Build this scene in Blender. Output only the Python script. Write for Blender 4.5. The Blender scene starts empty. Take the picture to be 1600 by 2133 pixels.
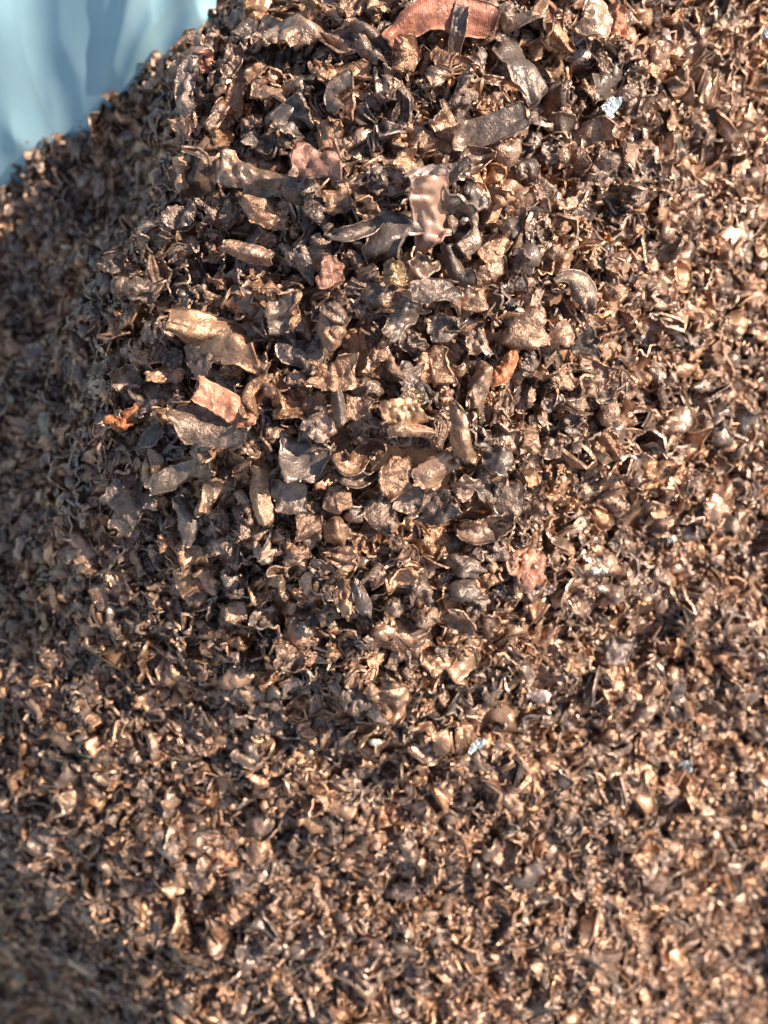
import bpy, math
import numpy as np
from mathutils import Matrix, Vector

rng = np.random.default_rng(7)
scene = bpy.context.scene
COL = scene.collection

# ------------------------------------------------------------------ camera
LENS, SENS = 35.0, 36.0
PITCH = math.radians(75)
CAM = np.array([0.0, 0.0, 1.15])
R_ = np.array([1.0, 0, 0])
U_ = np.array([0, math.sin(PITCH), math.cos(PITCH)])
F_ = np.array([0, math.cos(PITCH), -math.sin(PITCH)])
cd = bpy.data.cameras.new("camera")
cam = bpy.data.objects.new("camera", cd)
COL.objects.link(cam)
cam.matrix_world = Matrix(((R_[0], U_[0], -F_[0], CAM[0]), (R_[1], U_[1], -F_[1], CAM[1]), (R_[2], U_[2], -F_[2], CAM[2]), (0, 0, 0, 1)))
cd.lens = LENS
cd.sensor_fit = 'VERTICAL'
cd.sensor_height = SENS
cd.clip_start = 0.01
cd.clip_end = 100
cd.dof.use_dof = True
cd.dof.focus_distance = 0.520
cd.dof.aperture_fstop = 5.2
cd.dof.aperture_blades = 0
scene.camera = cam

# ------------------------------------------------------------------ light
sv = 0.70 * R_ + 0.27 * U_ - 0.65 * F_
sv = sv / np.linalg.norm(sv)
elev = math.asin(sv[2])
azim = math.atan2(sv[0], sv[1])
world = bpy.data.worlds.new("World")
scene.world = world
world.use_nodes = True
wn = world.node_tree
wn.nodes.clear()
sky = wn.nodes.new('ShaderNodeTexSky')
sky.sky_type = 'NISHITA'
sky.sun_disc = False
sky.sun_elevation = elev
sky.sun_rotation = azim
bg = wn.nodes.new('ShaderNodeBackground')
bg.inputs[1].default_value = 0.096
wo = wn.nodes.new('ShaderNodeOutputWorld')
wn.links.new(sky.outputs[0], bg.inputs[0])
wn.links.new(bg.outputs[0], wo.inputs[0])
sd = bpy.data.lights.new("sun", 'SUN')
sd.energy = 4.7
sd.angle = math.radians(0.5)
sd.color = (1.0, 0.91, 0.79)
so = bpy.data.objects.new("sun", sd)
COL.objects.link(so)
so.rotation_mode = 'QUATERNION'
so.rotation_quaternion = Vector(sv).to_track_quat('Z', 'Y')
so.location = (0.6, 0.3, 2.5)
scene.view_settings.view_transform = 'Standard'
scene.view_settings.look = 'None'
scene.view_settings.exposure = 1.14
scene.view_settings.gamma = 1.0
scene.render.use_motion_blur = False

# ------------------------------------------------------------------ helpers
MPP = SENS / LENS / 2133.0          # metres per photo pixel at depth 1


def unproj(px, py, d):
    px, py, d = map(lambda a: np.asarray(a, float), (px, py, d))
    return CAM + (((px - 800) * MPP * d)[..., None] * R_ + ((1066.5 - py) * MPP * d)[..., None] * U_ + d[..., None] * F_)


def proj(P):
    q = P - CAM
    d = q @ F_
    return 800 + (q @ R_) / d / MPP, 1066.5 - (q @ U_) / d / MPP, d


def fourier(n, kmin, kmax, dim, r):
    k = r.normal(size=(n, dim))
    k /= np.linalg.norm(k, axis=1)[:, None] + 1e-9
    k *= r.uniform(kmin, kmax, n)[:, None]
    ph = r.uniform(0, 6.283, n)
    def f(P):
        return np.cos(P @ k.T + ph).sum(-1) / math.sqrt(n / 2.0)
    return f


def tag(o, label=None, category=None, group=None, kind=None):
    for k, v in (("label", label), ("category", category), ("group", group), ("kind", kind)):
        if v:
            o[k] = v
    return o


def mesh_from(name, V, F, wear=None, mat=None, smooth=True):
    me = bpy.data.meshes.new(name)
    V = np.ascontiguousarray(V, np.float32)
    F = np.ascontiguousarray(F, np.int32)
    me.vertices.add(len(V))
    me.vertices.foreach_set("co", V.ravel())
    me.loops.add(F.size)
    me.loops.foreach_set("vertex_index", F.ravel())
    me.polygons.add(len(F))
    me.polygons.foreach_set("loop_start", np.arange(len(F), dtype=np.int32) * F.shape[1])
    me.update(calc_edges=True)
    me.polygons.foreach_set("use_smooth", np.full(len(F), smooth))
    if wear is not None:
        a = me.attributes.new("wear", 'FLOAT', 'POINT')
        a.data.foreach_set("value", np.ascontiguousarray(wear, np.float32))
    if mat:
        me.materials.append(mat)
    me.update()
    return me


# ------------------------------------------------------------------ materials
def new_mat(name):
    m = bpy.data.materials.new(name)
    m.use_nodes = True
    nt = m.node_tree
    nt.nodes.clear()
    out = nt.nodes.new('ShaderNodeOutputMaterial')
    bs = nt.nodes.new('ShaderNodeBsdfPrincipled')
    nt.links.new(bs.outputs[0], out.inputs[0])
    return m, nt, bs


def nnode(nt, t, **kw):
    n = nt.nodes.new(t)
    for k, v in kw.items():
        if k == 'inp':
            for a, b in v.items():
                n.inputs[a].default_value = b
        else:
            setattr(n, k, v)
    return n


def mixc(nt, fac, a, b, typ='MIX'):
    n = nt.nodes.new('ShaderNodeMix')
    n.data_type = 'RGBA'
    n.blend_type = typ
    L = nt.links
    for i, x in ((0, fac), (6, a), (7, b)):
        if isinstance(x, (int, float)):
            n.inputs[i].default_value = x
        elif isinstance(x, tuple):
            n.inputs[i].default_value = x + (1,)
        else:
            L.new(x, n.inputs[i])
    return n.outputs[2]


def mrange(nt, src, a, b, c=0.0, d=1.0):
    n = nnode(nt, 'ShaderNodeMapRange', inp={1: a, 2: b, 3: c, 4: d})
    nt.links.new(src, n.inputs[0])
    return n.outputs[0]


def metal_mat(name, patina, metal, edge, cover=0.5, metallic=0.55, rough=(0.3, 0.56), bump=0.6, ribs=0.0, ribh=0.25, meso=0.7, var=1.0):
    """worn copper sheet: patina over bare metal, raw copper along the torn edges."""
    m, nt, bs = new_mat(name)
    L = nt.links
    tc = nnode(nt, 'ShaderNodeTexCoord')
    oi = nnode(nt, 'ShaderNodeObjectInfo')
    off = nnode(nt, 'ShaderNodeVectorMath', operation='SCALE', inp={3: 1.0})
    comb = nnode(nt, 'ShaderNodeCombineXYZ')
    for i in range(3):
        L.new(oi.outputs['Random'], comb.inputs[i])
    L.new(comb.outputs[0], off.inputs[0])
    add = nnode(nt, 'ShaderNodeVectorMath', operation='ADD')
    L.new(tc.outputs['Object'], add.inputs[0])
    L.new(off.outputs[0], add.inputs[1])
    P = add.outputs[0]

    def noise(scale, detail=3.0, rough_=0.6, dist=0.0):
        n = nnode(nt, 'ShaderNodeTexNoise', inp={'Scale': scale, 'Detail': detail, 'Roughness': rough_, 'Distortion': dist})
        L.new(P, n.inputs['Vector'])
        return n.outputs[0]
    n1 = noise(110, 4, 0.6, 0.8)
    n2 = noise(520, 3, 0.7)
    n3 = noise(1300, 2, 0.7)
    rsh = mrange(nt, oi.outputs['Random'], 0, 1, -0.16, 0.16)
    ad = nnode(nt, 'ShaderNodeMath', operation='ADD')
    L.new(n1, ad.inputs[0])
    L.new(rsh, ad.inputs[1])
    ad2 = nnode(nt, 'ShaderNodeMath', operation='MULTIPLY_ADD', inp={1: 0.35})
    L.new(n2, ad2.inputs[0])
    L.new(ad.outputs[0], ad2.inputs[2])
    f = mrange(nt, ad2.outputs[0], cover + 0.09, cover + 0.29)
    col = mixc(nt, f, patina, metal)
    at = nnode(nt, 'ShaderNodeAttribute', attribute_name='wear')
    w = nnode(nt, 'ShaderNodeMath', operation='MULTIPLY_ADD', inp={1: 1.1})
    L.new(at.outputs['Fac'], w.inputs[0])
    mm = mrange(nt, n2, 0.35, 0.75, -0.55, 0.25)
    L.new(mm, w.inputs[2])
    wf = mrange(nt, w.outputs[0], 0.35, 1.0, 0.0, 0.5)
    col = mixc(nt, wf, col, edge)
    # dust and pits
    pit = mrange(nt, n3, 0.30, 0.48, 0.45, 0.0)
    col = mixc(nt, pit, col, (0.03, 0.018, 0.012))
    # piece to piece change of tone
    hs = nnode(nt, 'ShaderNodeHueSaturation')
    L.new(col, hs.inputs['Color'])
    wnz = nnode(nt, 'ShaderNodeTexWhiteNoise', noise_dimensions='1D')
    L.new(oi.outputs['Random'], wnz.inputs['W'])
    L.new(mrange(nt, wnz.outputs[0], 0, 1, 0.78, 1.22), hs.inputs['Value'])
    L.new(mrange(nt, oi.outputs['Random'], 0, 1, 0.75, 1.15), hs.inputs['Saturation'])
    L.new(hs.outputs[0], bs.inputs['Base Color'])
    bs.inputs['Metallic'].default_value = metallic
    L.new(mrange(nt, n2, 0.3, 0.7, rough[0], rough[1]), bs.inputs['Roughness'])
    # relief
    hsum = nnode(nt, 'ShaderNodeMath', operation='MULTIPLY_ADD', inp={1: 0.45})
    L.new(n3, hsum.inputs[0])
    L.new(n2, hsum.inputs[2])
    h = hsum.outputs[0]
    if ribs:
        wv = nnode(nt, 'ShaderNodeTexWave', wave_type='BANDS', bands_direction='X', inp={'Scale': ribs, 'Distortion': 1.0, 'Detail': 1.0})
        L.new(tc.outputs['Object'], wv.inputs['Vector'])
        r2 = nnode(nt, 'ShaderNodeMath', operation='MULTIPLY_ADD', inp={1: ribh})
        L.new(wv.outputs['Fac'], r2.inputs[0])
        L.new(h, r2.inputs[2])
        h = r2.outputs[0]
    b1 = nnode(nt, 'ShaderNodeBump', inp={'Distance': 0.0011})
    n5 = noise(150, 1, 0.5)
    L.new(mrange(nt, n5, 0.38, 0.62, bump * 0.3, bump * 1.2), b1.inputs['Strength'])
    L.new(h, b1.inputs['Height'])
    b2 = nnode(nt, 'ShaderNodeBump', inp={'Strength': meso, 'Distance': 0.0022})
    n4 = noise(300, 2, 0.5, 0.8)
    L.new(n4, b2.inputs['Height'])
    L.new(b1.outputs[0], b2.inputs['Normal'])
    L.new(b2.outputs[0], bs.inputs['Normal'])
    return m


EDGE = (0.50, 0.305, 0.195)
MATS = {
    'brown': metal_mat('brown patina copper', (0.174, 0.105, 0.068), (0.43, 0.252, 0.163), EDGE, 0.47, rough=(0.24, 0.54), bump=0.95),
    'tan': metal_mat('tan worn copper', (0.218, 0.134, 0.088), (0.43, 0.258, 0.17), (0.55, 0.34, 0.22), 0.42, rough=(0.24, 0.54), bump=0.95),
    'dark': metal_mat('dark oxide copper', (0.15, 0.10, 0.072), (0.34, 0.2, 0.13), EDGE, 0.53, metallic=0.45, rough=(0.26, 0.5), bump=0.6, meso=0.28),
    'olive': metal_mat('olive brown copper', (0.195, 0.126, 0.082), (0.43, 0.255, 0.16), EDGE, 0.50, rough=(0.28, 0.5), bump=0.6, meso=0.35),
    'orange': metal_mat('bright orange copper', (0.20, 0.07, 0.032), (0.40, 0.135, 0.05), (0.42, 0.21, 0.12), 0.30, metallic=0.25, rough=(0.34, 0.55), bump=0.6, meso=0.5),
    'red': metal_mat('red copper with cross grain', (0.21, 0.062, 0.027), (0.42, 0.115, 0.037), (0.45, 0.22, 0.12), 0.36, metallic=0.15, rough=(0.38, 0.55), bump=0.5, ribs=300, ribh=0.14, meso=0.4),
    'rose': metal_mat('clean rose copper', (0.36, 0.195, 0.125), (0.52, 0.30, 0.20), (0.6, 0.37, 0.25), 0.25, metallic=0.4, rough=(0.3, 0.45), bump=0.08, meso=0.12),
    'brass': metal_mat('ribbed brass weave', (0.20, 0.12, 0.055), (0.42, 0.25, 0.12), (0.5, 0.31, 0.17), 0.4, metallic=0.7, rough=(0.25, 0.4), bump=0.7, ribs=420, ribh=0.7, meso=0.3),
    'silver': metal_mat('bright tin foil', (0.32, 0.37, 0.38), (0.58, 0.63, 0.64), (0.6, 0.65, 0.66), 0.3, metallic=0.7, rough=(0.2, 0.4), bump=0.8),
    'pale': metal_mat('pale plastic crumb', (0.42, 0.37, 0.29), (0.55, 0.5, 0.4), (0.6, 0.54, 0.44), 0.3, metallic=0.0, rough=(0.35, 0.5), bump=0.2),
}


# ------------------------------------------------------------------ flake shapes
def bend(P, o, n, up, ang, rad):
    """bend everything past the plane (o, n) by ang about n x up, with radius rad."""
    s = (P - o) @ n
    h = (P - o) @ up
    m = s > 0
    s1, h1 = s[m], h[m]
    a = abs(ang)
    sg = 1.0 if ang > 0 else -1.0
    phi = np.minimum(s1 / rad, a)
    ex = s1 - rad * phi
    hh = h1 * sg
    s2 = (rad - hh) * np.sin(phi) + ex * np.cos(phi)
    h2 = (rad - (rad - hh) * np.cos(phi) + ex * np.sin(phi)) * sg
    Q = P.copy()
    Q[m] += (s2 - s1)[:, None] * n + (h2 - h1)[:, None] * up
    return Q


def solidify(G, t, wear, rim=1.35):
    """a grid (nu, nv, 3) of points made into a closed sheet of real thickness."""
    nu, nv, _ = G.shape
    du = np.gradient(G, axis=0)
    dv = np.gradient(G, axis=1)
    N = np.cross(du, dv)
    N /= np.linalg.norm(N, axis=2)[..., None] + 1e-12
    uu = np.linspace(-1, 1, nu)[:, None]
    vv = np.linspace(-1, 1, nv)[None, :]
    e = np.maximum(np.abs(uu) + 0 * vv, np.abs(vv) + 0 * uu)
    th = t * (1 + (rim - 1) * e ** 6)
    A = (G + N * th[..., None] / 2).reshape(-1, 3)
    B = (G - N * th[..., None] / 2).reshape(-1, 3)
    idx = np.arange(nu * nv).reshape(nu, nv)
    q = np.stack([idx[:-1, :-1], idx[1:, :-1], idx[1:, 1:], idx[:-1, 1:]], -1).reshape(-1, 4)
    loop = np.concatenate([idx[0, :], idx[1:, -1], idx[-1, -2::-1], idx[-2:0:-1, 0]])
    nl = len(loop)
    k = nu * nv
    # a raised middle ring makes the edge round
    mid = (A[loop] + B[loop]) / 2
    cen = G.reshape(-1, 3)[loop]
    inner = G[np.clip(np.unravel_index(loop, (nu, nv))[0], 1, nu - 2), np.clip(np.unravel_index(loop, (nu, nv))[1], 1, nv - 2)]
    out = cen - inner
    out /= np.linalg.norm(out, axis=1)[:, None] + 1e-12
    M = mid + out * t * 0.6
    a, b = loop, np.roll(loop, -1)
    m0 = 2 * k + np.arange(nl)
    m1 = 2 * k + np.roll(np.arange(nl), -1)
    F = np.concatenate([q, q[:, ::-1] + k, np.stack([b, a, m0, m1], 1), np.stack([m1, m0, a + k, b + k], 1)])
    V = np.concatenate([A, B, M])
    W = np.concatenate([wear.ravel(), wear.ravel(), np.ones(nl)])
    return V, F, W


def sheet(spine, width, r, nu=20, nv=13, folds=3, fold_ang=1.0, wr=0.05, cup=0.0, ragged=0.07, twist=0.0,
          thick=0.045, taper=(0.93, 0.93), pre=(), squash=1.0, roll=0.11, gain=1.0, norm=0.0, tent=0.22):
    """ribbon along a 3-D spine (metres); width a number or list; returns mesh arrays centred on the spine."""
    sp = np.array(spine, float)
    if sp.shape[1] == 2:
        sp = np.c_[sp, np.zeros(len(sp))]
    t = np.linspace(0, 1, len(sp))
    u = np.linspace(0, 1, nu)
    if len(sp) >= 3:
        deg = min(len(sp) - 1, 3)
        C = np.stack([np.polyval(np.polyfit(t, sp[:, i], deg), u) for i in range(3)], 1)
    else:
        C = sp[0] + u[:, None] * (sp[-1] - sp[0])
    Tn = np.gradient(C, axis=0)
    L = np.linalg.norm(np.diff(C, axis=0), axis=1).sum()
    Tn /= np.linalg.norm(Tn, axis=1)[:, None] + 1e-12
    Nn = np.stack([-Tn[:, 1], Tn[:, 0], 0 * u], 1)
    Nn /= np.linalg.norm(Nn, axis=1)[:, None] + 1e-9
    if np.ndim(width):
        W = np.interp(u, np.linspace(0, 1, len(width)), width)
    else:
        W = width * (1 - (1 - taper[0]) * np.clip(1 - u * 3.2, 0, 1) ** 2 - (1 - taper[1]) * np.clip(1 - (1 - u) * 3.2, 0, 1) ** 2)
    Wm = float(np.max(W))
    v = np.linspace(-1, 1, nv)
    def pl(n, amp):
        ks_ = np.sort(r.uniform(0.05, 0.95, n - 2))
        xs, ys = np.r_[0, ks_, 1], r.uniform(-1, 1, n) * amp
        return lambda t_: np.interp(t_[..., 0], xs, ys)
    f1, f2 = pl(5, 1.7), pl(5, 1.7)
    h1, h2 = fourier(6, 25, 60, 1, r), fourier(6, 25, 60, 1, r)
    e1 = 1 + ragged * f1(u[:, None] * 1.0) + ragged * 0.22 * h1(u[:, None] * 1.0)
    e2 = 1 + ragged * f2(u[:, None] * 1.0) + ragged * 0.22 * h2(u[:, None] * 1.0)
    side = np.where(v[None, :] > 0, e1[:, None], e2[:, None])
    off = v[None, :] * side * W[:, None] / 2
    g1, g2 = pl(4, 1.6), pl(4, 1.6)
    en = ragged * 1.2 * Wm * (g1(v[:, None] / 2 + .5)[None, :] * np.clip(1 - u[:, None] * 4, 0, 1) ** 1.5 + g2(v[:, None] / 2 + .5)[None, :] * np.clip(1 - (1 - u[:, None]) * 4, 0, 1) ** 1.5)
    # rounded corners
    cr = 0.04 * Wm * v[None, :] ** 4 * (np.clip(1 - u[:, None] * 5, 0, 1) - np.clip(1 - (1 - u[:, None]) * 5, 0, 1))
    tw = twist * (u - 0.5)
    Z = np.array([0, 0, 1.0])
    P = C[:, None, :] + (off * np.cos(tw)[:, None])[..., None] * Nn[:, None, :] + (off * np.sin(tw)[:, None])[..., None] * Z + (en + cr)[..., None] * Tn[:, None, :]
    # wrinkles: ridged folds in the sheet's own plane
    UV = np.stack([u[:, None] * L / Wm + 0 * v[None, :], 0 * u[:, None] + v[None, :] / 2], -1)
    fa, fb, fc = fourier(4, 3, 7, 2, r), fourier(5, 6, 13, 2, r), fourier(6, 14, 26, 2, r)
    rid = 1 - np.abs(fa(UV))
    rid2 = 1 - np.abs(fb(UV))
    soft = np.tanh(1.6 * fa(UV * 0.8 + 3.1))
    wr = wr * gain
    z = wr * Wm * (0.8 * rid + 0.9 * soft + 0.6 * rid2 + 0.26 * fc(UV))
    for _ in range(3):
        th_ = r.uniform(0, 6.283)
        dl = UV[..., 0] * math.cos(th_) + UV[..., 1] * math.sin(th_) - r.uniform(0.1, 0.9) * L / Wm * math.cos(th_) - r.uniform(-.3, .3) * math.sin(th_)
        z = z + tent * Wm * r.normal() * (np.sqrt(dl ** 2 + 0.0016))
    z = z - z.mean() + cup * Wm * (v[None, :] ** 2 - 0.3)
    ra, rb, rc_, rd = (fourier(3, 2, 7, 1, r) for _ in range(4))
    uc, vc = u[:, None], v[None, :]
    z = z + roll * Wm * (np.where(vc > 0, ra(uc[..., None] if False else u[:, None])[:, None], rb(u[:, None])[:, None]) * np.abs(vc) ** 4
                         + rc_(v[:, None])[None, :] * np.clip(1 - uc * 4.5, 0, 1) ** 1.6 + rd(v[:, None])[None, :] * np.clip(1 - (1 - uc) * 4.5, 0, 1) ** 1.6)
    P = P + z[..., None] * Z
    shp = P.shape
    Q = P.reshape(-1, 3)
    c0 = Q.mean(0)
    for (fu, fv, dirang, ang, rad) in pre:         # hand set folds
        o = C[int(fu * (nu - 1))] + Nn[int(fu * (nu - 1))] * fv * Wm / 2
        n = np.array([math.cos(dirang), math.sin(dirang), 0])
        Q = bend(Q, o, n, Z, ang, rad * Wm)
    for _ in range(folds):
        th = r.uniform(0, 6.283)
        n = np.array([math.cos(th), math.sin(th), r.normal() * 0.35])
        n /= np.linalg.norm(n)
        up = np.cross(np.cross(n, Z), n)
        up /= np.linalg.norm(up)
        o = Q[r.integers(len(Q))] * 0.6 + c0 * 0.4
        Q = bend(Q, o, n, up, r.normal() * fold_ang, Wm * r.uniform(0.04, 0.22))
    Q[:, 2] = (Q[:, 2] - Q[:, 2].mean()) * squash
    if norm:
        Q -= Q.mean(0)
        _, _, vt = np.linalg.svd(Q - Q.mean(0), full_matrices=False)
        if np.linalg.det(vt) < 0:
            vt[2] *= -1
        Q = Q @ vt.T
        Q *= norm / (1e-9 + max(np.ptp(Q[:, 0]), np.ptp(Q[:, 1])))
        thick = thick * norm / Wm
    G = Q.reshape(shp)
    ed = np.maximum(np.abs(np.linspace(-1, 1, nu))[:, None] + 0 * v, np.abs(v)[None, :] + 0 * u[:, None])
    wear = 0.95 * ed ** 9 + 0.45 * np.clip(rid - 0.55, 0, 1) + 0.2 * np.clip(rid2 - 0.6, 0, 1)
    return solidify(G, thick * Wm, wear)


def lump(size, r, n=16, aspect=(1, 0.8, 0.7)):
    """sheet crushed into a ball: round body cut by deep creases."""
    nu, nv = n, int(n * 1.6)
    th = np.linspace(0.0, math.pi, nu)[:, None]
    ph = np.linspace(0, 2 * math.pi, nv, endpoint=False)[None, :]
    D = np.stack([np.sin(th) * np.cos(ph), np.sin(th) * np.sin(ph), np.cos(th) + 0 * ph], -1)
    fa, fb, fc = fourier(4, 1.8, 3.2, 3, r), fourier(5, 4, 7, 3, r), fourier(6, 8, 15, 3, r)
    r1, r2 = np.abs(fa(D)), np.abs(fb(D))
    rad = 0.62 + 0.42 * np.minimum(r1, 0.75) + 0.26 * np.minimum(r2, 0.7) + 0.05 * fc(D)
    P = D * rad[..., None] * np.array(aspect) * size / 2
    P = P + (np.stack([fb(D[..., [1, 2, 0]]), fa(D[..., [2, 0, 1]]), fb(D[..., [2, 1, 0]])], -1) * size * 0.05) * np.sin(th)[..., None]
    idx = np.arange(nu * nv).reshape(nu, nv)
    i2 = np.roll(idx, -1, axis=1)
    F = np.stack([idx[:-1], idx[1:], i2[1:], i2[:-1]], -1).reshape(-1, 4)
    wear = 0.55 * np.clip(r1 * 0.8 + r2 * 0.5 - 0.35, 0, 1)
    return P.reshape(-1, 3), F, wear.ravel()


def random_shape(kind, s, r, q=1.0):
    """one piece of the given kind about s metres across."""
    nu, nv = int(19 * q), int(13 * q)
    if kind == 'lump':
        return lump(s * 0.8, r, max(9, int(15 * q)), (1, r.uniform(0.65, 0.95), r.uniform(0.55, 0.8)))
    if kind == 'strip':
        L, W = s * 1.1, s * r.uniform(0.3, 0.45)
        b = r.normal() * 0.16 * s
        return sheet([(-L / 2, 0), (-L / 6, b), (L / 6, b * .8), (L / 2, -b * .4)], W, r, nu + 3, max(7, nv - 3), 3, 0.8, 0.10, r.choice([-1, 1]) * r.uniform(.1, .7), twist=r.normal() * 0.9, thick=0.045, norm=s * 1.25)
    if kind == 'curl':
        # ribbon standing on edge and wound into a C or S
        L, W = s * 1.8, s * r.uniform(0.45, 0.7)
        return sheet([(-L / 2, 0), (L / 2, 0)], W, r, nu + 6, max(7, nv - 3), 4, 1.6, 0.10, r.uniform(-.3, .3), thick=0.045, norm=s)
    if kind == 'cup':
        return sheet([(-s / 2, 0), (0, s * .06), (s / 2, 0)], s * r.uniform(.65, .9), r, nu, nv, 4, 0.9, 0.09, r.choice([-1, 1]) * r.uniform(.2, .5), thick=0.04, norm=s)
    if kind == 'plate':
        return sheet([(-s / 2, 0), (0, r.normal() * s * .08), (s / 2, 0)], s * r.uniform(.5, .85), r, nu, nv, 3, 0.55, 0.07, r.uniform(-.2, .2), thick=0.04, norm=s)
    if kind == 'pleated':
        # sheet gathered along one end into tight pleats
        nf = r.uniform(2.2, 3.8)
        V, F, W = sheet([(-s / 2, 0), (s / 2, 0)], s * r.uniform(.7, 1.0), r, nu + 2, nv + 6, 3, 0.8, 0.05, 0.0, thick=0.042, norm=s)
        y = V[:, 1] / s
        x = V[:, 0] / s + 0.5
        V[:, 2] += s * 0.13 * np.sin(nf * 6.283 * y + 2.5 * np.sin(2 * x)) * np.clip(1.25 - x, 0.15, 1)
        V[:, 1] *= np.clip(0.35 + x, 0.4, 1)
        return V, F, W
    # crumpled: a sheet crushed by many folds
    return sheet([(-s * .6, 0), (0, r.normal() * s * .15), (s * .6, 0)], s * r.uniform(.75, 1.1), r, nu + 5, nv + 5, 5, 1.25, 0.125, r.uniform(-.4, .4), thick=0.047, norm=s * 1.08, tent=0.28)


# ------------------------------------------------------------------ the heap's surface
CTRL = """750 650 .505|750 300 .51|900 50 .525|600 130 .535|480 230 .552|450 450 .545|330 650 .55|290 850 .555|300 1060 .567|200 1190 .60
520 900 .52|820 980 .52|780 1250 .555|760 1450 .585|740 1620 .64|750 1850 .68|750 2130 .735|1120 300 .535|1120 700 .53|1150 1000 .56
1400 600 .61|1600 450 .66|1600 1000 .67|1600 80 .66|1340 60 .58|1600 1600 .73|1600 2130 .92|1250 1450 .65|1200 1900 .70
90 700 .75|190 520 .71|290 330 .705|250 180 .70|60 345 .757|10 450 .775|480 40 .625|530 -50 .67|650 -120 .69|800 -220 .71|10 1000 .73|60 1320 .67|330 1350 .61|30 1700 .72|20 2120 1.06|0 1860 .83|260 1870 .72|380 1930 .715
360 130 .665|160 850 .66|110 1080 .65|1250 2130 .75|380 2130 .77|130 1990 .86|1500 1880 .80
410 120 .565|350 140 .665|385 250 .55|322 280 .66|392 420 .55|322 430 .645|300 560 .555|236 540 .64|225 740 .565|160 720 .64|215 900 .57|150 900 .64|
-400 300 .86|-400 1000 .82|-400 1700 .86|-300 2500 1.05|800 2600 .98|1900 2600 1.08|2000 1600 .86|2000 700 .78|2000 -100 .76
1400 -400 .72|900 -400 .76|560 -260 .76|400 -120 .75|200 -200 .84|1900 -500 .82|0 0 .80"""
cp = np.array([[float(a) for a in c.split()] for c in CTRL.replace('\n', '|').split('|') if c.strip()])
CP = unproj(cp[:, 0], cp[:, 1], cp[:, 2])


def tps_fit(xy, z, lam):
    n = len(xy)
    r2 = ((xy[:, None] - xy[None]) ** 2).sum(-1)
    K = np.where(r2 > 0, 0.5 * r2 * np.log(r2 + 1e-12), 0) + lam * np.eye(n)
    Pm = np.c_[np.ones(n), xy]
    A = np.block([[K, Pm], [Pm.T, np.zeros((3, 3))]])
    return np.linalg.solve(A, np.r_[z, 0, 0, 0])


tw = tps_fit(CP[:, :2], CP[:, 2], 3e-6)
GX = np.linspace(-0.62, 0.62, 311)
GY = np.linspace(-0.52, 0.95, 367)
gx, gy = np.meshgrid(GX, GY, indexing='ij')
gp = np.stack([gx, gy], -1).reshape(-1, 2)
r2 = ((gp[:, None] - CP[None, :, :2]) ** 2).sum(-1)
S = (0.5 * r2 * np.log(r2 + 1e-12)) @ tw[:len(CP)] + tw[len(CP)] + gp @ tw[-2:]
na, nb, nc = fourier(8, 60, 110, 2, rng), fourier(10, 150, 260, 2, rng), fourier(10, 300, 520, 2, rng)
S = S + 0.0045 * na(gp) + 0.0022 * nb(gp) + 0.0010 * nc(gp)
S = S.reshape(gx.shape)


def surf(xy):
    fx = np.clip((xy[..., 0] - GX[0]) / (GX[1] - GX[0]), 0, len(GX) - 1.001)
    fy = np.clip((xy[..., 1] - GY[0]) / (GY[1] - GY[0]), 0, len(GY) - 1.001)
    i, j = fx.astype(int), fy.astype(int)
    a, b = fx - i, fy - j
    return S[i, j] * (1 - a) * (1 - b) + S[i + 1, j] * a * (1 - b) + S[i, j + 1] * (1 - a) * b + S[i + 1, j + 1] * a * b


def normal(xy, e=0.008):
    dx = (surf(xy + [e, 0]) - surf(xy - [e, 0])) / (2 * e)
    dy = (surf(xy + [0, e]) - surf(xy - [0, e])) / (2 * e)
    N = np.stack([-dx, -dy, np.ones_like(dx)], -1)
    return N / np.linalg.norm(N, axis=-1)[..., None]


def hit(px, py):
    """where the sight line through a photo pixel meets the heap."""
    px, py = np.atleast_1d(px).astype(float), np.atleast_1d(py).astype(float)
    d = np.full(px.shape, 0.40)
    done = np.zeros(px.shape, bool)
    for _ in range(500):
        P = unproj(px, py, d)
        done |= P[:, 2] < surf(P[:, :2])
        d = np.where(done, d, d + 0.0012)
    return unproj(px, py, d), d


# ring where the heap meets the bag
ring_px = [(-330, 700, .80), (-130, 455, .76), (0, 345, .725), (70, 282, .718), (135, 232, .71), (205, 175, .70), (335, 105, .69), (460, 24, .675), (640, -90, .70), (900, -300, .74),
           (1300, -560, .76), (1900, -520, .84), (2250, 0, .82), (2250, 800, .82), (1880, 1480, .80), (1790, 1950, .80), (1730, 2350, .95), (800, 2700, 1.02), (-300, 2500, 1.05), (-520, 1700, .92), (-480, 1100, .88)]
rp = np.array(ring_px, float)
ringc = unproj(rp[:, 0], rp[:, 1], rp[:, 2])


def closed_spline(Pc, m):
    n = len(Pc)
    out = []
    for i in range(n):
        a, b, c, d = Pc[i - 1], Pc[i], Pc[(i + 1) % n], Pc[(i + 2) % n]
        for t in np.arange(m) / m:
            out.append(0.5 * (2 * b + (c - a) * t + (2 * a - 5 * b + 4 * c - d) * t * t + (3 * b - a - 3 * c + d) * t ** 3))
    return np.array(out)


for i_ in range(len(ringc)):
    if 1 <= i_ <= 7:
        ringc[i_] = hit(rp[i_, 0], rp[i_, 1])[0][0]
    else:
        ringc[i_, 2] = surf(ringc[i_:i_ + 1, :2])[0]
RING = closed_spline(ringc, 44)


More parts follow.
